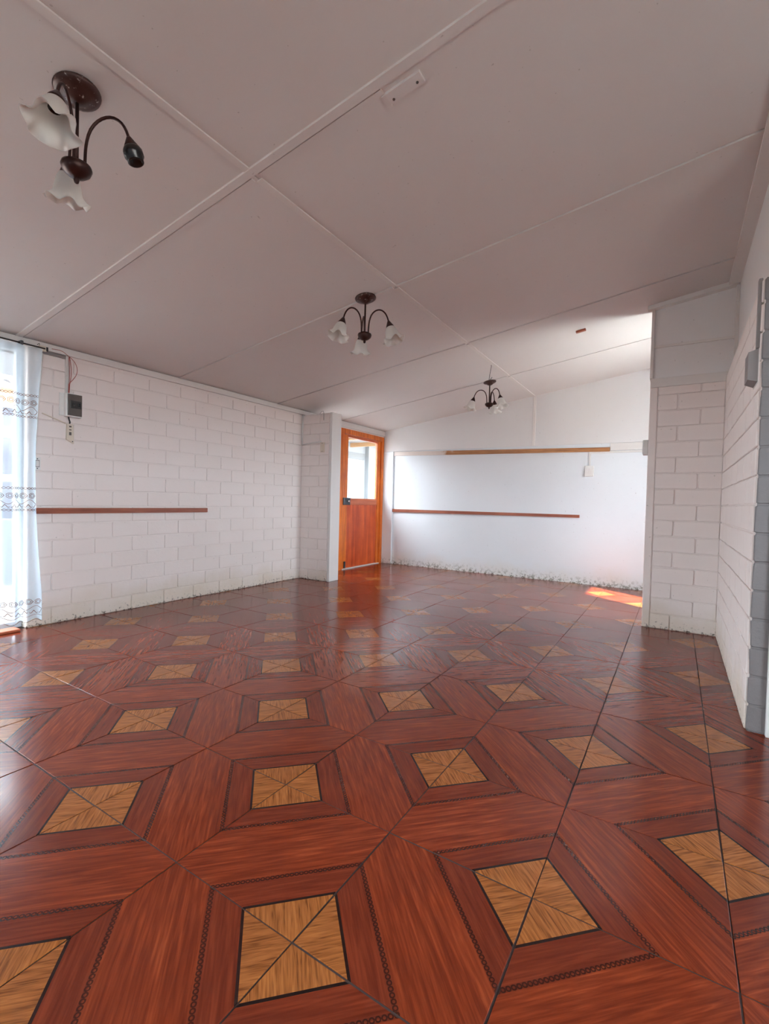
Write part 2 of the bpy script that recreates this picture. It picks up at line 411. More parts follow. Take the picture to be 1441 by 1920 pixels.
# left wall: bricks from the curtain to the return, blank masonry elsewhere
YO0, YO1 = -1.0, 1.63                       # big glazed opening
DY0, DY1, DZ = 5.58, 6.80, 2.135            # door opening
HY0, HY1, HZ0, HZ1 = 5.0, 5.42, 0.40, 2.02   # small window hidden behind the brick return
def slab_under(mb, x0, x1, y0, y1, z0, extra=0.02):   # wall piece whose top follows the ceiling slope
    zt0, zt1 = cz(x0) + extra, cz(x1) + extra
    mb.hexa([(x0, y0, z0), (x1, y0, z0), (x1, y1, z0), (x0, y1, z0)], [(x0, y0, zt0), (x1, y0, zt1), (x1, y1, zt1), (x0, y1, zt0)])
w = MB(); xo = XL - 0.16; xi = XL
slab_under(w, xo, xi, YO1, YP0, 0); slab_under(w, xo, xi, YP0, HY0, 0); slab_under(w, xo, xi, HY1, DY0, 0); slab_under(w, xo, xi, HY0, HY1, HZ1); w.box(xo, xi, HY0, HY1, 0, HZ0); slab_under(w, xo, xi, DY1, YB + 0.15, 0)
slab_under(w, xo, xi, DY0, DY1, DZ); slab_under(w, xo, xi, YO0, YO1, 2.19); slab_under(w, xo, xi, YR, YO0, 0)
wall_left = tag(w.build('wall_left', M_MORTAR), kind='structure')
# to_world maps along-wall coordinate u (=Y) for a wall facing +X: local x -> -Y, local y -> +X  => rotz = -90 deg
brick_face(wall_left, lambda u: (XL, u), -H, YO1, YP0 + 0.02, 1.80, 1.948)

# left return (nib) with a plastered end
w = MB(); w.box(XL - 0.05, XP, YP0, YP1, 0, 2.172)
wall_nib = tag(w.build('wall_left_return', M_MORTAR), kind='structure')
brick_face(wall_nib, lambda u: (u, YP0), math.pi, XL + 0.008, XP - 0.035, -4.12, -3.961)
q = MB(); q.box(XP - 0.035, XP + 0.006, YP0 - 0.008, YP1 + 0.006, 0, 2.176, 0.006); q.build('plaster_edge', M_TRIM, wall_nib)

# right return
w = MB(); slab_under(w, -0.226, XR + 0.1, YE, YE + 0.13, 0)
wall_ret = tag(w.build('wall_right_return', M_MORTAR), kind='structure')
brick_face(wall_ret, lambda u: (u, YE), math.pi, -0.172, XR - 0.006, -0.018, 0.145, 2.08)
q = MB(); q.box(-0.232, -0.172, YE - 0.010, YE + 0.136, 0, 2.115, 0.006); q.build('plaster_edge', M_BRICK, wall_ret)
def sloped_board(name, mat, parent, x0, x1, y0, y1, z0, drop=0.0):
    m = MB(); m.hexa([(x0, y0, z0), (x1, y0, z0), (x1, y1, z0), (x0, y1, z0)], [(x0, y0, cz(x0) - drop), (x1, y0, cz(x1) - drop), (x1, y1, cz(x1) - drop), (x0, y1, cz(x0) - drop)])
    return m.build(name, mat, parent)
MB().box(-0.222, 0.372, YE - 0.012, YE, 2.19, 2.456).build('panel', M_PANEL, wall_ret)
sloped_board('panel', M_PANEL, wall_ret, -0.222, 0.372, YE - 0.012, YE, 2.462)
MB().box(-0.226, 0.372, YE - 0.026, YE - 0.012, 2.452, 2.474, 0.003).build('batten', M_TRIM, wall_ret)
MB().box(-0.232, 0.34, YE - 0.022, YE, 2.112, 2.19, 0.004).build('band_board', M_TRIM, wall_ret)
MB().box(-0.238, -0.214, YE - 0.03, YE + 0.136, 2.19, 2.80, 0.003).build('corner_board', M_TRIM, wall_ret)
m = MB(); m.hexa([(-0.27, YE - 0.05, cz(-.27) - 0.035), (0.372, YE - 0.05, cz(.372) - 0.035), (0.372, YE - 0.012, cz(.372) - 0.045), (-0.27, YE - 0.012, cz(-.27) - 0.045)],
                 [(-0.27, YE - 0.05, cz(-.27)), (0.372, YE - 0.05, cz(.372)), (0.372, YE - 0.012, cz(.372)), (-0.27, YE - 0.012, cz(-.27))])
m.build('cornice', M_TRIM, wall_ret)

# right wall
w = MB(); w.box(XR, XR + 0.30, YC, YE + 0.1, 0, WALL_TOP)
slab_under(w, 0.39, XR + 0.30, YC, YE + 0.1, WALL_TOP - 0.02)
wall_right = tag(w.build('wall_right', M_MORTAR), kind='structure')
brick_face(wall_right, lambda u: (XR, u), H, YC + 0.004, YE, 3.128, 2.965)
brick_face(wall_right, lambda u: (u, YC), math.pi, XR - 0.004, XR + 0.30, XR + 0.16, XR + 0.28, mat=M_BRICKG)
q = MB(); q.box(XR + 0.004, XR + 0.30, YC - 0.004, YC + 0.002, 0, WALL_TOP); q.build('grey_render', M_BRICKG, wall_right)
sloped_board('panel', M_PANEL, wall_right, 0.376, 0.39, YC, YE - 0.012, WALL_TOP + 0.012)
MB().box(XR - 0.002, 0.39, YC + 0.12, YE - 0.012, WALL_TOP, WALL_TOP + 0.014, 0.003).build('ledge', M_TRIM, wall_right)
MB().box(0.352, 0.376, YE - 0.05, YE - 0.012, WALL_TOP + 0.014, 2.87, 0.003).build('corner_board', M_TRIM, wall_right)
m = MB(); m.hexa([(0.30, YC - 0.3, cz(.30) - 0.022), (0.376, YC - 0.3, cz(.376) - 0.03), (0.376, YE - 0.012, cz(.376) - 0.03), (0.30, YE - 0.012, cz(.30) - 0.022)],
                 [(0.30, YC - 0.3, cz(.30)), (0.376, YC - 0.3, cz(.376)), (0.376, YE - 0.012, cz(.376)), (0.30, YE - 0.012, cz(.30))])
m.build('cornice', M_TRIM, wall_right)
m = MB(); m.box(0.388, 0.44, YC - 0.035, YC - 0.008, 0, 2.15, 0.003); tag(m.build('trim_1', M_PLASTIC), kind='structure')

# back wall: plaster below, sheet panels above, pier at the door corner
w = MB(); slab_under(w, XL - 0.16, XA + 0.14, YB, YB + 0.15, 0)
wall_back = tag(w.build('wall_back', M_PLASTER), kind='structure')
PZ = 1.895
sloped_board('panel', M_PANEL, wall_back, XL, -1.764, YB - 0.018, YB, PZ)
sloped_board('panel', M_PANEL, wall_back, -1.756, XA, YB - 0.018, YB, PZ)
MB().box(-1.775, -1.738, YB - 0.030, YB - 0.018, PZ, 2.60, 0.003).build('batten', M_LBATT, wall_back)
MB().box(XL, -4.072, YB - 0.035, YB, 0, PZ - 0.004, 0.006).build('pier', M_PLASTER, wall_back)
MB().box(-0.765, XA, YB - 0.02, YB, 1.795, PZ - 0.003, 0.003).build('ledge_board', M_TRIM, wall_back)

# alcove side wall with its window, side and rear walls behind the camera
AY0, AY1, AZ0, AZ1 = 5.0, 5.69, 0.80, 2.12
def holed(mb, axis, c0, c1, lo, hi, openings, ztop):
    """wall slab along Y (axis x) or X (axis y) with rectangular openings [(a0,a1,z0,z1)]"""
    def bx(a, b, z0, z1):
        if b - a < 1e-4 or z1 - z0 < 1e-4: return
        mb.box(c0, c1, a, b, z0, z1) if axis == 'x' else mb.box(a, b, c0, c1, z0, z1)
    cur = lo
    for a0, a1, z0, z1 in openings:
        bx(cur, a0, 0, ztop); bx(a0, a1, 0, z0); bx(a0, a1, z1, ztop); cur = a1
    bx(cur, hi, 0, ztop)
w = MB(); holed(w, 'x', XA, XA + 0.14, YE + 0.1, YB + 0.15, [(AY0, AY1, AZ0, AZ1)], 3.1)
tag(w.build('wall_alcove', M_PLASTER), kind='structure')
SW = (-1.6, 1.0, 1.05, 2.2)  # opening behind the camera, added to bring daylight onto the left wall
w = MB(); holed(w, 'x', XC, XC + 0.14, YR, YC + 0.2, [SW], 3.4); tag(w.build('wall_side', M_PLASTER), kind='structure')
w = MB(); holed(w, 'y', YR - 0.14, YR, XL - 0.16, XC + 0.14, [], 3.4); tag(w.build('wall_rear', M_PLASTER), kind='structure')
w = MB(); w.box(XR + 0.30, XC + 0.14, YC, YC + 0.14, 0, 3.4); tag(w.build('wall_right_rear', M_PLASTER), kind='structure')

def window(name, x, y0, y1, z0, z1, mull, d=0.05, mat=None, fw=0.045):
    mat = mat or M_ALU
    o = tag(empty(name, (x, (y0 + y1) / 2, z0)), kind='structure')
    def part(nm, *b, mt=mat):
        q = MB(); q.box(*b, 0.003 if mt is mat else 0); r = q.build(nm, mt, o); r.matrix_parent_inverse = Matrix.Translation(-o.location); return r
    part('window_frame', x - d / 2, x + d / 2, y0, y0 + fw, z0, z1); part('window_frame', x - d / 2, x + d / 2, y1 - fw, y1, z0, z1)
    part('window_frame', x - d / 2, x + d / 2, y0 + fw, y1 - fw, z0, z0 + fw); part('window_frame', x - d / 2, x + d / 2, y0 + fw, y1 - fw, z1 - fw, z1)
    ys = [y0 + fw] + mull + [y1 - fw]
    for mm in mull: part('mullion', x - d / 2, x + d / 2, mm - fw / 2, mm + fw / 2, z0 + fw, z1 - fw)
    for a, b in zip(ys, ys[1:]):
        part('pane', x - 0.002, x + 0.002, a + (fw / 2 if a in mull else 0), b - (fw / 2 if b in mull else 0), z0 + fw, z1 - fw, mt=M_GLASS)
    return o
window('window_1', XL - 0.10, YO0, YO1, 0.0, 2.19, [-0.35, 0.32, 0.97])
window('window_2', XA + 0.08, AY0, AY1, AZ0, AZ1, [], fw=0.03)
window('added_window', XC + 0.08, SW[0], SW[1], SW[2], SW[3], [-0.1])  # unseen window, added to brighten the left wall and ceiling
window('window_4', XL - 0.08, HY0, HY1, HZ0, HZ1, [], fw=0.03)
portal('portal_return', (XL - 0.20, (HY0 + HY1) / 2, (HZ0 + HZ1) / 2), (0, -H, 0), HZ1 - HZ0, HY1 - HY0)
portal('portal_left', (XL - 0.20, (YO0 + YO1) / 2, 1.1), (0, -H, 0), 2.2, YO1 - YO0)
portal('portal_alcove', (XA + 0.16, (AY0 + AY1) / 2, (AZ0 + AZ1) / 2), (0, H, 0), AZ1 - AZ0, AY1 - AY0)
portal('portal_side', (XC + 0.16, (SW[0] + SW[1]) / 2, (SW[2] + SW[3]) / 2), (0, H, 0), SW[3] - SW[2], SW[1] - SW[0])
portal('portal_door', (XL - 0.20, 6.2, 1.6), (0, -H, 0), 1.0, 0.85)

# ------------------------------------------------------------------ ceiling
def plate(x0, x1, y0, y1, up, th):
    m = MB(); m.hexa([(x0, y0, cz(x0) + up), (x1, y0, cz(x1) + up), (x1, y1, cz(x1) + up), (x0, y1, cz(x0) + up)],
                     [(x0, y0, cz(x0) + up + th), (x1, y0, cz(x1) + up + th), (x1, y1, cz(x1) + up + th), (x0, y1, cz(x0) + up + th)]); return m
m = plate(XL - 0.4, XC + 2.1, YR - 0.8, YC + 0.14, 0.012, 0.08); m2 = plate(XL - 0.4, XA + 0.22, YC + 0.14, YB + 0.15, 0.012, 0.08); m.add(m2.v, m2.f)  # slab runs past the side wall: added unseen eave that blocks the sun
ceiling = tag(m.build('ceiling', M_DARK), kind='structure')
ys = [YR, -1.15, 0.22, 1.591, 2.908, 4.28, 5.60, YB]
gp = {1.591: 0.003, 2.908: 0.004, 4.28: 0.007, 5.60: 0.004}       # open seams between the sheets
xs = [XL, -1.77, 0.74, XC]
g = 0.004
for a, b in zip(ys, ys[1:]):
    for x0, x1 in zip(xs, xs[1:]):
        if x0 > 0.5 and a > YC: continue
        plate(x0 + (g if x0 > XL else 0), x1 - g, a + gp.get(a, 0.002), b - (gp.get(b, 0.002) if b < YB else 0), 0.0, 0.011).build('ceiling_panel', M_CEIL, ceiling)
def batten(x0, x1, y0, y1, th, mat): plate(x0, x1, y0, y1, -th, th).build('batten', mat, ceiling)
batten(XL, XC, 1.546, 1.587, 0.010, M_CEIL); batten(XL, -1.792, 1.596, 1.622, 0.005, M_CEIL); batten(-1.748, -1.06, 1.596, 1.622, 0.005, M_CEIL)
for a, b, c, d, e in ((2.913, 2.936, 0.006, XR, 0), (4.288, 4.306, 0.004, XR, 0), (5.605, 5.62, 0.003, XA, 0)):
    batten(XL, -1.79, a, b, c, M_CEIL); batten(-1.75, d, a, b, c, M_CEIL)
for a, b in zip([0.0, 1.625, 2.94, 4.31, 5.625], [1.545, 2.905, 4.273, 5.596, YB - 0.01]): batten(-1.785, -1.753, a, b, 0.007, M_BATT)
# cornice on the left wall
m = MB(); m.box(XL, XL + 0.028, YO1 - 0.3, YP0 + 0.9, 2.178, 2.232, 0.004); m.build('cornice', M_TRIM, wall_left)
m = MB(); m.box(XL, XL + 0.02, DY0 - 0.3, YB, DZ + 0.02, 2.236, 0.003); m.build('cornice', M_TRIM, wall_left)

# ------------------------------------------------------------------ door
door = tag(empty('door_1', (XL, (DY0 + DY1) / 2, 0)), kind='structure')
def dp(nm, mat, parent, *b, bev=0.004):
    q = MB(); q.box(*b, bev); r = q.build(nm, mat, parent)
    r.matrix_parent_inverse = Matrix.Translation(-Vector(parent.matrix_basis.translation)) if parent is door else Matrix.Identity(4)
    return r
xd = XL + 0.004
for a, b in ((DY0, DY0 + 0.105), (DY1 - 0.075, DY1)): dp('door_jamb', M_DOORF, door, xd - 0.10, xd + 0.012, a, b, 0, DZ)
dp('door_head', M_DOORF, door, xd - 0.10, xd + 0.013, DY0, DY1, DZ - 0.075, DZ)
for a, b in ((DY0 + 0.105, DY0 + 0.122), (DY1 - 0.092, DY1 - 0.075)): dp('door_stop', M_DOORF, door, xd - 0.09, xd - 0.008, a, b, 0, DZ - 0.075)
L0, L1 = DY0 + 0.125, DY1 - 0.094          # leaf
leaf = dp('door_leaf', M_DOORP, door, xd - 0.055, xd - 0.020, L0 + 0.07, L1 - 0.035, 0.015, 0.995)
dp('stile', M_DOORF, leaf, xd - 0.062, xd - 0.012, L0, L0 + 0.10, 0.012, DZ - 0.08)
dp('stile', M_DOORF, leaf, xd - 0.062, xd - 0.012, L1 - 0.06, L1, 0.012, DZ - 0.08)
dp('top_rail', M_DOORR, leaf, xd - 0.060, xd - 0.013, L0 + 0.10, L1 - 0.06, DZ - 0.115, DZ - 0.08)
dp('lock_rail', M_DOORR, leaf, xd - 0.062, xd - 0.013, L0 + 0.10, L1 - 0.06, 0.985, 1.088)
dp('pane', M_GLASS, leaf, xd - 0.040, xd - 0.036, L0 + 0.10, L1 - 0.06, 1.088, DZ - 0.115, bev=0)
for a, b in ((L0 + 0.10, L0 + 0.112), (L1 - 0.072, L1 - 0.06)): dp('glazing_bead', M_DOORR, leaf, xd - 0.034, xd - 0.018, a, b, 1.088, DZ - 0.115, bev=0.002)
lk = dp('lock', M_STEEL, leaf, xd - 0.012, xd + 0.028, DY0 + 0.085, DY0 + 0.262, 0.985, 1.095, bev=0.006)
q = MB(); q.lathe([(0, 0.03), (0.016, 0.028), (0.02, 0.014), (0.012, 0.0)], 14, Matrix.Translation((xd + 0.026, DY0 + 0.20, 1.042)) @ Matrix.Rotation(H, 4, 'Y'))
r_ = q.build('lock_knob', M_CHROME, door); r_.matrix_parent_inverse = Matrix.Translation(-door.location)
dp('floor_bolt', M_STEEL, leaf, xd - 0.012, xd + 0.006, L0 + 0.04, L0 + 0.075, 0.02, 0.12)
dp('threshold', M_TRIM, door, xd - 0.10, xd + 0.012, DY0 + 0.10, DY1 - 0.08, 0.0005, 0.012, bev=0.003)

# ------------------------------------------------------------------ exterior
m = MB(); m.box(-60, XL - 0.16, -40, 60, -0.30, -0.10); m.box(XC + 0.15, 60, -40, 60, -0.30, -0.10); m.box(XL - 0.16, XC + 0.15, YB + 0.2, 60, -0.3, -0.1); m.box(XA + 0.15, XC + 0.15, YC + 0.15, YB + 0.2, -0.3, -0.1)
tag(m.build('ground', M_EXTGROUND), kind='structure')
m = MB(); m.box(XA + 0.16, 4.2, YC + 0.16, 9.5, -0.098, -0.06); m.box(-7.0, XL - 0.17, 3.6, 6.1, -0.098, -0.06); tag(m.build('bounce_slab', M_BOUNCE), kind='structure')  # added reflectors outside the windows, bouncing light up to the far ceiling
yd = empty('courtyard_wall', (-6.0, 7.5, -0.1))
def ep(nm, mat, par, *b):
    q = MB(); q.box(*b, 0.004); r = q.build(nm, mat, par); r.matrix_parent_inverse = Matrix.Translation(-par.location); return r
ep('wall_body', M_EXTW, yd, -6.2, -6.0, 5.2, 12.0, -0.1, 2.7); ep('shadow_band', M_EXTG, yd, -6.0, -5.985, 6.2, 8.74, 1.96, 2.10)  # grey strip paints the shadow line onto the wall
ep('pilaster', M_EXTW, yd, -6.0, -5.9, 8.78, 9.6, -0.1, 2.32)
tag(yd, 'white courtyard wall with a painted grey shadow band seen through the door glass', 'wall')
pr = empty('porch_and_sky_shade', (-4.6, 3.0, 2.3))
for y0_, y1_, x1_ in ((-3.0, 4.4, -6.05), (6.1, 12.2, -6.25)):  # first sheet is added to keep high sky off the curtain and opening
    q = MB(); q.hexa([(x1_, y0_, 2.29), (-4.36, y0_, 2.36), (-4.36, y1_, 2.36), (x1_, y1_, 2.29)], [(x1_, y0_, 2.33), (-4.36, y0_, 2.40), (-4.36, y1_, 2.40), (x1_, y1_, 2.33)])
    r_ = q.build('roof_shade_sheet', M_ROOFM, pr); r_.matrix_parent_inverse = Matrix.Translation(-pr.location)
for k in range(6):
    ep('rafter', M_FASC, pr, -6.15, -4.37, 6.2 + k * 1.0, 6.26 + k * 1.0, 2.20, 2.285)
tag(pr, 'wooden porch roof outside the door, plus an added sheet shading the glazed opening', 'porch roof')
nh = empty('neighbour_house', (-7.4, 2.2, -0.1))
ep('house_wall', M_LAV, nh, -7.7, -7.4, 0.2, 5.0, -0.1, 2.15)
ep('fascia', M_FASC, nh, -7.25, -7.18, 0.2, 5.0, 2.18, 2.36)
ep('white_post', M_EXTW, nh, -7.10, -7.02, 2.30, 2.42, -0.1, 2.2); ep('white_rail', M_EXTW, nh, -7.10, -7.04, 0.2, 5.0, 1.72, 1.86); ep('grey_rail', M_EXTG, nh, -7.10, -7.04, 0.2, 5.0, 1.18, 1.27)
ep('plinth', M_EXTW, nh, -7.16, -7.0, 0.2, 5.0, -0.1, 0.72)
q = MB(); ny = 120; vs = []; fs = []
for i in range(ny + 1):
    yy = 0.0 + 5.2 * i / ny; dz = 0.035 * math.sin(i / ny * 2 * math.pi * 26)
    for xx, zz in ((-7.0, 2.40), (-9.5, 3.15)):
        vs += [(xx, yy, zz + dz), (xx, yy, zz + dz + 0.012)]
for i in range(ny):
    a = 4 * i; b = a + 4
    fs += [(a, b, b + 2, a + 2), (a + 1, a + 3, b + 3, b + 1), (a, a + 1, b + 1, b), (a + 2, b + 2, b + 3, a + 3)]
q.add(vs, fs, True); r_ = q.build('roof', M_ROOFM, nh); r_.matrix_parent_inverse = Matrix.Translation(-nh.location)
tag(nh, 'neighbouring house with corrugated roof and orange fascia beyond the sheer curtain', 'house')

# ------------------------------------------------------------------ curtain
CU0, CU1, CUZ0, CUZ1 = 0.55, 1.695, 0.075, 2.165
def cx_fold(y, z):
    a = 0.022 * (0.45 + 0.55 * min(1, (CUZ1 - z) / 1.0))
    return -4.195 + a * math.sin(y * 46 + 0.8 * math.sin(y * 9)) + 0.008 * math.sin(y * 21 + z * 1.3)
def cu_right(z): return -0.045 * math.sin(min(1, max(0, (CUZ1 - z) / 1.9)) * math.pi) * 1.0 + 0.012 * (1 - z / 2.1)
def cpt(y, z):
    k = (y - CU0) / (CU1 - CU0); yy = y + cu_right(z) * k * k * k
    return (cx_fold(y, z), yy, z)
q = MB(); ny, nz = 150, 40; vs = []
for i in range(ny + 1):
    y = CU0 + (CU1 - CU0) * i / ny
    for k in range(nz + 1):
        hem = 0.014 * math.sin(y * 62) if k == 0 else 0
        vs.append(cpt(y, CUZ0 + hem + (CUZ1 - CUZ0) * k / nz))
q.add(vs, [(i * (nz + 1) + k, (i + 1) * (nz + 1) + k, (i + 1) * (nz + 1) + k + 1, i * (nz + 1) + k + 1) for i in range(ny) for k in range(nz)], True)
cur = q.build('curtain', M_SHEER)
tag(cur, 'sheer white voile curtain with brown floral embroidery beside the brick wall', 'curtain')
def emb_line(zf, r=0.0016, n=220):
    q = MB(); q.tube([Vector(cpt(CU0 + (CU1 - CU0) * i / n, zf(CU0 + (CU1 - CU0) * i / n))) + Vector((0.003, 0, 0)) for i in range(n + 1)], r, 4); return q
def band(zc, chain):
    e = MB()
    if chain:
        for zz in (zc + 0.088, zc - 0.075):
            for ph in (0, math.pi):
                b = emb_line(lambda y: zz + 0.008 * math.sin(y * 150 + ph)); e.add(b.v, b.f, True)
    else:
        for zz, am in ((zc - 0.075, 0.010), (zc - 0.115, 0.012)):
            b = emb_line(lambda y: zz + am * math.sin(y * 62)); e.add(b.v, b.f, True)
    b = emb_line(lambda y: zc - 0.015 + 0.016 * math.sin(y * 62)); e.add(b.v, b.f, True)
    y = CU0 + 0.02
    while y < CU1:
        for rr in (0.020, 0.011):
            e.tube([Vector(cpt(y + rr * math.cos(a * math.pi / 6) * (1 + 0.18 * math.cos(a * 5 * math.pi / 6)), zc + 0.032 + rr * math.sin(a * math.pi / 6))) + Vector((0.003, 0, 0)) for a in range(13)], 0.0018, 4)
        for s in (-1, 1):
            e.tube([Vector(cpt(y + s * 0.012 * t, zc - 0.045 - 0.012 * math.sin(t * 2))) + Vector((0.003, 0, 0)) for t in (0.3, 0.9, 1.6, 2.2)], 0.002, 4)
        y += 0.052
    e.build('embroidery', M_EMB, cur)
band(1.705, True); band(1.0, True); band(0.185, False)
rod = empty('curtain_rod', (-4.2, 1.0, 2.17))
q = MB(); q.tube([(-4.21, 0.45, 2.178), (-4.21, 1.72, 2.178)], 0.006, 8); r_ = q.build('rod', M_BLKWIRE, rod); r_.matrix_parent_inverse = Matrix.Translation(-rod.location)
q = MB(); q.box(XL + 0.0, -4.20, 1.555, 1.575, 2.165, 2.195, 0.003); r_ = q.build('bracket', M_STEEL, rod); r_.matrix_parent_inverse = Matrix.Translation(-rod.location)
tag(rod, 'thin dark curtain rod under the ceiling at the glazed opening', 'curtain rod')
q = MB(); q.box(-4.30, -4.19, 0.6, 1.565, 0.001, 0.022, 0.006)
tag(q.build('threshold_plank', M_THR), 'reddish wooden threshold plank on the floor under the sheer curtain', 'plank')

# ------------------------------------------------------------------ wooden rails on the walls
def rail(mb, label, mat): return tag(mb.build('wall_rail', mat), label, 'rail')
q = MB(); q.box(XL + REC, XL + REC + 0.022, 1.655, 3.262, 0.892, 0.938, 0.003); rail(q, 'reddish wooden rail on the left brick wall beside the curtain', M_RAIL)
q = MB(); q.hexa([(-4.07, YB - 0.024, 0.878), (-1.115, YB - 0.024, 0.897), (-1.115, YB, 0.897), (-4.07, YB, 0.878)], [(-4.07, YB - 0.024, 0.928), (-1.115, YB - 0.024, 0.936), (-1.115, YB, 0.936), (-4.07, YB, 0.928)])
rail(q, 'lower reddish wooden rail across the back wall at waist height', M_RAILX)
q = MB(); q.hexa([(-4.062, YB - 0.026, 1.822), (-0.77, YB - 0.026, 1.783), (-0.77, YB, 1.783), (-4.062, YB, 1.822)], [(-4.062, YB - 0.026, 1.888), (-0.77, YB - 0.026, 1.838), (-0.77, YB, 1.838), (-4.062, YB, 1.888)])
rail(q, 'upper raw wooden rail on the back wall with peeling white paint at one end', M_RAILTOP)

# ------------------------------------------------------------------ ceiling lamps
def lamp(X, Y, az, label, bare=None, lift=0.0):
    z0 = cz(X)
    root = empty('ceiling_lamp', (X, Y, z0)); tag(root, label, 'lamp', 'three-armed lamps on the ceiling')
    tilt = Matrix.Rotation(-math.atan(CSL), 4, 'Y')
    q = MB(); q.lathe([(0.0, 0.006), (0.074, 0.004), (0.079, -0.004), (0.076, -0.012), (0.06, -0.020), (0.045, -0.024), (0.028, -0.040), (0.012, -0.046), (0.0, -0.047)], 28, tilt); q.build('canopy', M_CANOPY, root)
    zb = 2.285 - z0
    q = MB(); q.tube([(0, 0, -0.04), (0, 0, zb)], 0.0065, 10); q.build('rod', M_BRONZE, root)
    q = MB(); q.lathe([(0, zb + 0.026), (0.030, zb + 0.024), (0.049, zb + 0.014), (0.052, zb + 0.004), (0.046, zb - 0.012), (0.030, zb - 0.026), (0.012, zb - 0.034), (0.0, zb - 0.035)], 26); q.build('hub', M_BRONZE, root)
    q = MB(); q.lathe([(0.008, zb - 0.033), (0.010, zb - 0.042), (0.007, zb - 0.052), (0, zb - 0.055)], 12); q.build('finial', M_BRONZE, root)
    for k, a in enumerate(az):
        Rz = Matrix.Rotation(math.radians(a), 4, 'Z')
        pts = [(0.030, zb + 0.015), (0.031, zb + 0.06), (0.036, zb + 0.105), (0.050, zb + 0.145), (0.075, zb + 0.170), (0.105, zb + 0.178), (0.135, zb + 0.170), (0.162, zb + 0.146), (0.180, zb + 0.112), (0.190, zb + 0.080)]
        pts = [(r_, z_ + lift * max(0, r_ - 0.03) / 0.16) for r_, z_ in pts]; sp = []
        for i in range(len(pts) - 1):       # smooth the polyline
            p0, p1, p2, p3 = [Vector((*pts[max(0, min(len(pts) - 1, i + d))], 0)) for d in (-1, 0, 1, 2)]
            for t in (0, 0.5):
                sp.append(0.5 * ((2 * p1) + (p2 - p0) * t + (2 * p0 - 5 * p1 + 4 * p2 - p3) * t * t + (3 * p1 - p0 - 3 * p2 + p3) * t ** 3))
        sp.append(Vector((*pts[-1], 0)))
        q = MB(); q.tube([Rz @ Vector((p.x, 0, p.y)) for p in sp], 0.0055, 9); arm = q.build('arm', M_BRONZE, root)
        Ml = Rz @ Matrix.Translation((0.190, 0, zb + 0.082 + lift)) @ Matrix.Rotation(math.radians(-17), 4, 'Y')
        q = MB(); q.lathe([(0.0, 0.008), (0.008, 0.006), (0.013, -0.004), (0.026, -0.030), (0.031, -0.045), (0.029, -0.046), (0.0, -0.03)], 20, Ml); q.build('socket_cup', M_BRONZE, arm)
        if bare == k:
            q = MB(); q.lathe([(0.0, -0.035), (0.030, -0.038), (0.035, -0.048), (0.035, -0.068), (0.029, -0.072), (0.029, -0.090), (0.022, -0.093), (0.019, -0.064), (0.0, -0.062)], 20, Ml); q.build('bulb_holder', M_BLACK, arm)
            q = MB(); q.lathe([(0.0, -0.066), (0.009, -0.066), (0.012, -0.061)], 12, Ml); q.build('contact', M_CHROME, arm)
        else:
            q = MB(); n = 40; vs = []
            prof = [(0.026, -0.040), (0.034, -0.050), (0.041, -0.065), (0.046, -0.085), (0.050, -0.105), (0.056, -0.125), (0.066, -0.142), (0.080, -0.152)]
            pr2 = prof + [(r - 0.003, z) for r, z in prof[::-1]]
            for r, z in pr2:
                fl_ = max(0, (abs(z) - 0.10) / 0.052) ** 1.4
                for i in range(n):
                    t = 2 * math.pi * i / n
                    rr = r * (1 + 0.13 * fl_ * math.cos(6 * t)); zz = z + 0.010 * fl_ * math.cos(6 * t)
                    vs.append(Ml @ Vector((rr * math.cos(t), rr * math.sin(t), zz)))
            q.add(vs, [(i * n + k2, i * n + (k2 + 1) % n, (i + 1) * n + (k2 + 1) % n, (i + 1) * n + k2) for i in range(len(pr2) - 1) for k2 in range(n)], True)
            q.build('shade', M_FROST, arm)
            q = MB(); q.lathe([(0.0, -0.035), (0.020, -0.040), (0.020, -0.072), (0.014, -0.074), (0.013, -0.055), (0, -0.055)], 14, Ml); q.build('bulb_holder', M_BLACK, arm)
    return root
lamp(-1.967, 0.903, (36, 163, 318), 'nearest bronze ceiling lamp with two bell shades and one bare socket', 0, 0.045)
lamp(-2.015, 2.903, (10, 132, 250), 'middle bronze ceiling lamp with three frosted bell shades in mid room')
lamp(-2.015, 5.64, (330, 90, 210), 'farthest small bronze ceiling lamp with three shades before the back wall')

# ------------------------------------------------------------------ electrical bits
def T0(o, loc): o.matrix_parent_inverse = Matrix.Translation(-Vector(loc)); return o
def kid(mb, nm, mat, par): return T0(mb.build(nm, mat, par), par.location)
xb = XL + REC
eb = empty('breaker_box', (xb, 1.925, 1.69)); tag(eb, 'small breaker box with smoked cover on the left brick wall', 'breaker box')
q = MB(); q.box(xb, xb + 0.012, 1.842, 1.99, 1.69, 1.872, 0.003); kid(q, 'back_plate', M_PLASTIC, eb)
q = MB(); q.box(xb + 0.010, xb + 0.058, 1.872, 1.992, 1.682, 1.872, 0.006); kid(q, 'case', M_PLASTIC, eb)
q = MB(); q.box(xb + 0.056, xb + 0.064, 1.88, 1.988, 1.692, 1.866, 0.003); kid(q, 'cover', M_SMOKE, eb)
q = MB(); q.box(xb + 0.062, xb + 0.068, 1.898, 1.980, 1.752, 1.815, 0.002); kid(q, 'breaker_slot', M_SMOKE2, eb)
for yy in (1.915, 1.955):
    q = MB(); q.box(xb + 0.066, xb + 0.076, yy, yy + 0.013, 1.77, 1.795, 0.002); kid(q, 'breaker_switch', M_BLACK, eb)
cd = empty('cable_duct', (xb, 1.9, 1.87)); tag(cd, 'open white cable duct with red wires above the breaker box', 'cable duct')
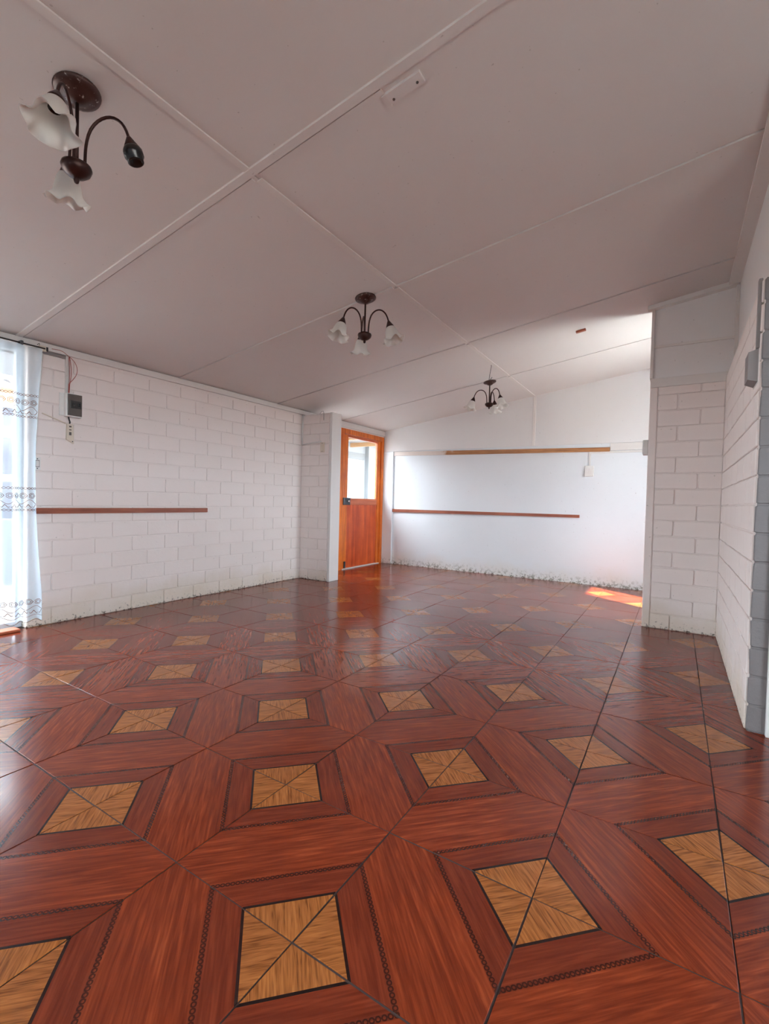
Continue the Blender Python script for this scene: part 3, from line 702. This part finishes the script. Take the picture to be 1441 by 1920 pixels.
q = MB(); q.box(xb, xb + 0.003, 1.886, 1.914, 1.872, 2.175); q.box(xb, xb + 0.018, 1.884, 1.888, 1.872, 2.175); q.box(xb, xb + 0.018, 1.912, 1.916, 1.872, 2.15); kid(q, 'duct', M_TRIM, cd)
q = MB(); q.box(xb, xb + 0.016, 1.72, 1.888, 2.150, 2.172, 0.003); kid(q, 'duct', M_GREYBOX, cd)
for dy, bulge in ((0.0, 0.0), (0.006, 0.01), (-0.004, 0.062)):
    q = MB(); P_ = []
    for i in range(17):
        t = i / 16; P_.append((xb + 0.018 + 0.01 * math.sin(t * 3.1), 1.906 + dy * 0.7 + bulge * math.sin(min(1, max(0, (t - 0.25) / 0.75)) * math.pi) * 1.0 - (0.0 if t < 0.85 or bulge < 0.05 else (t - 0.85) * 0.25), 1.868 + 0.30 * t + (0.03 * t if bulge > .05 else 0)))
    if bulge > .05: P_ += [(xb + 0.02, 1.84, 2.205), (xb + 0.02, 1.78, 2.20)]
    q.tube(P_, 0.0022, 6); kid(q, 'wire', M_WIRE, cd)
tb = empty('terminal_block', (xb, 1.72, 2.16)); tag(tb, 'cream terminal block with bare wire ends above the curtain edge', 'terminal block')
q = MB(); q.box(xb, xb + 0.03, 1.69, 1.745, 2.163, 2.205, 0.006); kid(q, 'block', M_CREAM, tb)
q = MB(); q.box(xb + 0.002, xb + 0.034, 1.738, 1.752, 2.168, 2.200, 0.003); kid(q, 'clamp', M_BLKWIRE, tb)
q = MB(); q.tube([(xb + 0.02, 1.70, 2.2), (xb + 0.03, 1.69, 2.215), (xb + 0.035, 1.675, 2.20)], 0.002, 6); kid(q, 'wire', M_BLKWIRE, tb)
q = MB(); q.tube([(xb + 0.006, 1.722, 2.15), (xb + 0.006, 1.672, 1.31)], 0.006, 8)
tag(q.build('conduit_pipe', M_PLASTIC), 'thin white conduit running down the brick wall beside the curtain', 'conduit')
sw = empty('wall_switch', (xb, 1.69, 1.286)); tag(sw, 'narrow white switch plate at the foot of the thin conduit by the curtain', 'switch')
q = MB(); q.box(xb, xb + 0.012, 1.668, 1.715, 1.235, 1.335, 0.003); kid(q, 'plate', M_PLASTIC, sw)
q = MB(); q.box(xb + 0.011, xb + 0.0135, 1.677, 1.705, 1.258, 1.312, 0.0); kid(q, 'rocker_gap', M_DARK, sw)
q = MB(); q.box(xb + 0.011, xb + 0.017, 1.680, 1.702, 1.262, 1.308, 0.002); kid(q, 'rocker', M_TRIM, sw)
for zz in (1.247, 1.322):
    q = MB(); q.lathe([(0, 0.004), (0.004, 0.003), (0.005, 0)], 10, Matrix.Translation((xb + 0.011, 1.691, zz)) @ Matrix.Rotation(H, 4, 'Y')); kid(q, 'screw', M_STEEL, sw)
so = empty('broken_socket', (xb, 1.92, 1.47)); tag(so, 'broken white socket plate hanging below the breaker box', 'socket')
q = MB(); q.hexa([(xb, 1.893, 1.50), (xb + 0.02, 1.893, 1.50), (xb + 0.02, 1.948, 1.468), (xb, 1.948, 1.468)], [(xb, 1.897, 1.628), (xb + 0.02, 1.897, 1.628), (xb + 0.02, 1.942, 1.628), (xb, 1.942, 1.628)]); kid(q, 'plate', M_CREAM, so)
for zz, hh in ((1.60, 0.012), (1.575, 0.008), (1.535, 0.026)):
    q = MB(); q.box(xb + 0.019, xb + 0.0225, 1.911, 1.928, zz, zz + hh, 0.001); kid(q, 'slot', M_SMOKE, so)
q = MB(); q.lathe([(0, 0.004), (0.004, 0.003), (0.005, 0)], 10, Matrix.Translation((xb + 0.019, 1.937, 1.485)) @ Matrix.Rotation(H, 4, 'Y')); kid(q, 'screw', M_STEEL, so)
q = MB(); q.tube([(xb + 0.03, 1.90, 1.685), (xb + 0.032, 1.905, 1.66), (xb + 0.024, 1.915, 1.64), (xb + 0.022, 1.912, 1.628)], 0.006, 8); kid(q, 'cable', M_BLKWIRE, so)
q = MB(); q.tube([(xb + 0.004, 1.722, 1.685), (xb + 0.006, 1.80, 1.66), (xb + 0.008, 1.89, 1.628)], 0.005, 6)
tag(q.build('cable_strip', M_CREAM), 'short slanting cream cable left of the broken socket plate', 'cable')

# nib switch and conduit
yn = YP0 - REC
q = MB(); q.tube([(XL + 0.025, yn - 0.006, 2.165), (XL + 0.022, yn - 0.006, 1.775)], 0.011, 8); q.tube([(XL + 0.022, yn - 0.006, 1.780), (-3.93, yn - 0.006, 1.808)], 0.008, 8)
tag(q.build('conduit_pipe', M_TRIM), 'white conduit elbow in the corner of the brick return', 'conduit')
ns = empty('wall_switch', (-3.905, yn, 1.70)); tag(ns, 'cream switch plate on the narrow brick return near the door', 'switch')
q = MB(); q.box(-3.938, -3.872, yn - 0.014, yn, 1.668, 1.795, 0.004); kid(q, 'plate', M_CREAM, ns)
q = MB(); q.box(-3.922, -3.888, yn - 0.018, yn - 0.013, 1.70, 1.765, 0.002); kid(q, 'rocker', M_CREAM, ns)
for zz in (1.68, 1.783):
    q = MB(); q.lathe([(0, 0.004), (0.004, 0.003), (0.005, 0)], 10, Matrix.Translation((-3.905, yn - 0.013, zz)) @ Matrix.Rotation(H, 4, 'X')); kid(q, 'screw', M_STEEL, ns)
q = MB(); q.tube([(-3.965, YP0 - 0.01, 2.165), (-3.935, YP0 - 0.018, 2.19), (-3.90, YP0 - 0.02, 2.20), (-3.892, YP0 - 0.018, 2.17), (-3.893, YP0 - 0.016, 2.08)], 0.0022, 5)
tag(q.build('loose_wire', M_BLKWIRE), 'loose bent black wire on top of the brick return', 'wire')

# back-wall switch, conduit, boxes
bs = empty('wall_switch', (-1.01, YB, 1.525)); tag(bs, 'white double switch on the plastered back wall under the rail', 'switch')
q = MB(); q.box(-1.066, -0.955, YB - 0.035, YB, 1.455, 1.60, 0.006); kid(q, 'box', M_PLASTIC, bs)
for xx in (-1.045, -1.008):
    q = MB(); q.box(xx, xx + 0.031, YB - 0.041, YB - 0.034, 1.492, 1.56, 0.002); kid(q, 'rocker', M_TRIM, bs)
q = MB(); q.box(-1.022, -0.998, YB - 0.014, YB, 1.60, 1.785, 0.003); q.box(-1.022, XA, YB - 0.012, YB, 1.765, 1.789, 0.003)
tag(q.build('conduit_trunking', M_PLASTIC), 'white trunking leading to the switch on the back wall', 'conduit')
jb = empty('junction_box', (-0.25, YE + 0.03, 1.53)); tag(jb, 'small pinkish white junction box on the edge of the right brick return', 'junction box')
q = MB(); q.box(-0.272, -0.232, YE - 0.01, YE + 0.075, 1.528, 1.658, 0.005); kid(q, 'case', M_PLASTIC, jb)
q = MB(); q.box(-0.276, -0.271, YE + 0.0, YE + 0.065, 1.538, 1.648, 0.002); kid(q, 'lid', M_PLASTIC, jb)
gb = empty('grey_wall_box', (XR, 2.93, 1.67)); tag(gb, 'grey painted box fixed to the right brick wall near the corner', 'box')
q = MB(); q.box(XR - 0.012, XR - 0.005, 2.845, 3.02, 1.672, 1.835, 0.003); kid(q, 'back_plate', M_TRIM, gb)
q = MB(); q.hexa([(XR - 0.05, 2.862, 1.69), (XR - 0.012, 2.85, 1.676), (XR - 0.012, 3.0, 1.676), (XR - 0.05, 2.985, 1.69)], [(XR - 0.05, 2.862, 1.822), (XR - 0.012, 2.85, 1.832), (XR - 0.012, 3.0, 1.832), (XR - 0.05, 2.985, 1.822)]); kid(q, 'case', M_GREYBOX, gb)
q = MB(); q.box(XR - 0.022, XR - 0.006, 2.850, 2.885, 1.835, 2.165, 0.003)
tag(q.build('wall_trunking', M_GREYBOX), 'grey vertical trunking above the grey box on the right wall', 'trunking')

# ceiling details
def ceil_plate(x0, x1, y0, y1, th): return plate(x0, x1, y0, y1, -th, th)
cp = empty('ceiling_cover_plate', (-0.98, 1.66, cz(-.98))); tag(cp, 'rectangular painted cover plate on the ceiling beside the batten', 'cover plate')
kid(ceil_plate(-1.055, -0.90, 1.622, 1.675, 0.010), 'plate', M_CEIL, cp); kid(ceil_plate(-1.075, -1.055, 1.625, 1.69, 0.007), 'tab', M_CEIL, cp)
for xx, yy in ((-0.925, 1.655), (-1.035, 1.66)):
    q = MB(); q.lathe([(0, -0.004), (0.005, -0.003), (0.006, 0)], 10, Matrix.Translation((xx, yy, cz(xx) - 0.010))); kid(q, 'screw', M_DARK, cp)
q = MB(); zc_ = cz(-1.80); q.tube([(-1.80, 5.07, zc_ + 0.004), (-1.80, 5.07, zc_ - 0.02), (-1.825, 5.10, zc_ - 0.10), (-1.835, 5.11, zc_ - 0.155), (-1.82, 5.11, zc_ - 0.150), (-1.80, 5.11, zc_ - 0.125)], 0.003, 6)
tag(q.build('ceiling_hook', M_BLKWIRE), 'thin dark wire hook hanging from the ceiling before the far lamp', 'hook')
q = MB(); q.add(plate(-0.875, -0.79, 4.80, 4.835, -0.016, 0.016).v, plate(-0.875, -0.79, 4.80, 4.835, -0.016, 0.016).f); 
tag(q.build('ceiling_cleat', M_RAILX), 'short bare wood cleat on the ceiling near the right return', 'cleat')
